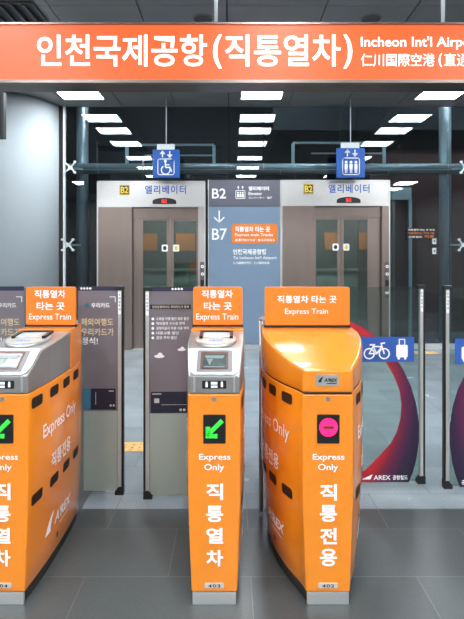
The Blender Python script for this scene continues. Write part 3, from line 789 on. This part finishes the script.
def poster(t, x0, x1, kind):
    # x in the flap's own frame, D about 2.8
    Z = lambda p: PZ(p, 2.78)
    MB().box(x0, x1, -.0075, -.0055, Z(411.5), Z(286.5)).build('poster', 'poster_film', t)
    pz = MB().box(x0, x1, -.0085, -.0076, Z(290.8), Z(286.5)).build('poster_band', 'poster_navy', t)
    q = lambda u, v: (u, -.0095, v)
    kk = k
    X = (lambda p: x0 + (p - 78) * kk) if kind == 'A' else (lambda p: x0 + (p - 151) * kk)
    d = Decal()
    for i in range(4): d.poly(disc(X((81.5 if kind == 'A' else 174) + i * 3), Z(288.6), .007, n=12))
    if kind == 'A':
        d.line([(X(110), Z(297)), (X(115.5), Z(297)), (X(115.5), Z(302))], .005)
        d.text('우리카드', X(91.5), Z(308), X(110), Z(303), bold=.02)
        g = Decal(); g.text('해외여행도', X(81.5), Z(326), X(113.5), Z(318.5), bold=.01); g.text('우리카드가', X(81.5), Z(336), X(114), Z(328.5), bold=.01); g.build('gold_lettering', 'gold_ink', t, q); d.text('정석!', X(81.5), Z(345), X(98), Z(337.5), bold=.01)
    else:
        for i in range(5):
            z = 318 + i * 4.7; d.poly(disc(X(154.6), Z(z), .008, n=12)); d.text(['스페셜 여행 할인 제휴 할인', '해외결제 수수료 면제', '공항라운지 무료 이용 혜택', '대중교통 할인', '공항 주차 할인'][i], X(158), Z(z + 1.4), X((190, 186, 190, 180, 178)[i]), Z(z - 1.6), bold=.01)
        for cx_, cy_, s in ((161, 355, 1), (183, 348.5, .8)):
            d.poly(disc(X(cx_), Z(cy_), .030 * s, .010 * s, 20)); d.poly(disc(X(cx_) + .004, Z(cy_) + .010 * s, .014 * s, .012 * s, 18))
    d.build('poster_lettering', 'white', t, q)
    if kind == 'A':
        d = Decal(); d.poly(disc(X(87), Z(305.3), .018, .011)); d.build('poster_emblem', 'card_teal', t, q)
        cd_ = Decal(); cd_.rect(X(80.5), Z(410), X(91), Z(389)); cd_.build('teal_card', 'card_teal', t, q)
        cd_ = Decal(); cd_.rect(X(91), Z(410), X(116), Z(389)); c2 = cd_.build('navy_card', 'card_navy', t, q)
        e = Decal(); e.line([(X(96), Z(393)), (X(96), Z(405))], .003); e.poly(disc(X(111), Z(406), .007, n=14)); e.poly(disc(X(114), Z(406), .007, n=14)); e.rect(X(109), Z(392), X(114), Z(391)); e.build('card_marks', 'silver_panel', c2, lambda u, v: (u, -.0105, v))
    else:
        bd = Decal(); bd.rect(X(152), Z(308.4), X(192), Z(304)); b_ = bd.build('poster_title_bar', 'card_navy', t, q)
        e = Decal(); e.text('인천공항에서도 우리카드가 정석', X(154), Z(307.6), X(190), Z(304.9)); e.build('title_lettering', 'gold_ink', b_, lambda u, v: (u, -.0105, v))
        cd_ = Decal(); cd_.poly(rrect(X(152.5), Z(411), X(189), Z(390), .006)); c2 = cd_.build('navy_card', 'card_navy', t, q)
        e = Decal(); e.poly(rrect(X(156), Z(401), X(161), Z(396.5), .004)); e.rect(X(154), Z(392.6), X(163), Z(391.6)); e.poly(disc(X(182), Z(408), .008, n=14)); e.poly(disc(X(185.5), Z(408), .008, n=14)); e.rect(X(163), Z(403), X(188), Z(402.6))
        e.build('card_marks', 'silver_panel', c2, lambda u, v: (u, -.0105, v))
    # frosted film below
    MB().box(x0, x1, -.0075, -.0055, .09, Z(411.5) - .002).build('frosted_film', 'frosted', t)

t, s, ln = flap(-.885, -.644, 2.80, 2.80, 'A', 'glass flap at left with the grey card poster and a teal and navy card')
poster(t, -.275, -.034, 'A')
t, s, ln = flap(-.172, -.517, 2.76, 2.75, 'B', 'glass flap against the middle gate, grey poster with a black card and clouds')
poster(t, .034, .036 + .27, 'B')
t, s, ln = flap(-1.085, -1.73, 2.80, 2.80, 'A', 'glass flap left of gate 404 with only a corner of its grey poster showing')
poster(t, .25, .487, 'A')

def crescent(t, s, ln):
    # decoration in pixels of the right-hand pair, measured from the free edge
    K = 2.936 / F; Z = lambda p: PZ(p, 2.936)
    X = lambda p: -(424.5 - p) * K * s
    outer = [(330, 316), (347, 320.5), (362, 327), (378, 338), (391, 351), (402, 368), (410.5, 386), (415.5, 403), (418.5, 422), (418.5, 440), (416, 458), (412.5, 471), (408.5, 481.5)]
    inner = [(353, 481.5), (355, 476), (366, 468), (378, 456), (390, 443), (396, 432), (400, 418), (401, 404), (399, 390), (394, 377), (385, 361), (374, 346), (360, 334), (347, 327.5), (330, 323)]
    d = Decal(); d.poly([(X(x), Z(y)) for x, y in outer + inner]); cr = d.build('crescent_print', 'crescent_print' if s > 0 else 'crescent_print_mirrored', t, lambda u, v: (u, -.0075, v))
    lm = X(356); 
    bl = Decal(); a, b = sorted((X(352), X(413.5))); bl.rect(a, Z(361.5), b, Z(336.5)); bp = bl.build('blue_panel', 'bike_blue', t, lambda u, v: (u, -.009, v))
    d = Decal(); q = lambda u, v: (u, -.0105, v)
    fx = s       # mirrored pictures keep reading direction for letters only
    def C(px): return X(px)
    lw = .0085
    for wx in (368.5, 383.5): d.ring(C(wx), Z(353.2), 5 * K, lw, n=24)
    d.line([(C(368.5), Z(353.2)), (C(372.5), Z(346)), (C(381), Z(346.3)), (C(376), Z(353.2)), (C(368.5), Z(353.2))], lw)
    d.line([(C(376), Z(353.2)), (C(371.8), Z(344.6))], lw); d.line([(C(369.5), Z(344.4)), (C(374), Z(344.4))], lw * 1.2)
    d.line([(C(383.5), Z(353.2)), (C(380.3), Z(343)), (C(384), Z(342.6))], lw)
    x0, x1 = sorted((C(395.5), C(407))); d.poly(rrect(x0, Z(357), x1, Z(344.5), .01))
    d.line([(C(398.5), Z(344.5)), (C(398.5), Z(339)), (C(404), Z(339)), (C(404), Z(344.5))], .006)
    for wx in (398, 404.5): d.poly(disc(C(wx), Z(358), .008, n=12))
    d.build('pictograms', 'white', bp, q)
    d = Decal(); q2 = lambda u, v: (u, -.009, v)
    a, b = sorted((X(361), X(372))); d.poly([(a, Z(478.5)), (a + (b - a) * .5, Z(476)), (b, Z(473.5)), (b - (b - a) * .2, Z(478.5))])
    a, b = sorted((X(373), X(390))); d.text('AREX', a, Z(479), b, Z(474.5), bold=.02)
    a, b = sorted((X(392), X(407))); d.text('공항철도', a, Z(479), b, Z(474.5), bold=.02)
    d.build('lettering', 'white', t, q2)
t, s, ln = flap(.522, 1.222, 2.93, 2.936, 'C', 'clear glass flap right of gate 402 with purple crescent print and bicycle panel')
crescent(t, s, ln)
t, s, ln = flap(2.0, 1.309, 2.875, 2.872, 'C', 'clear glass flap cut by the right edge with dark purple crescent print')
crescent(t, s, ln)
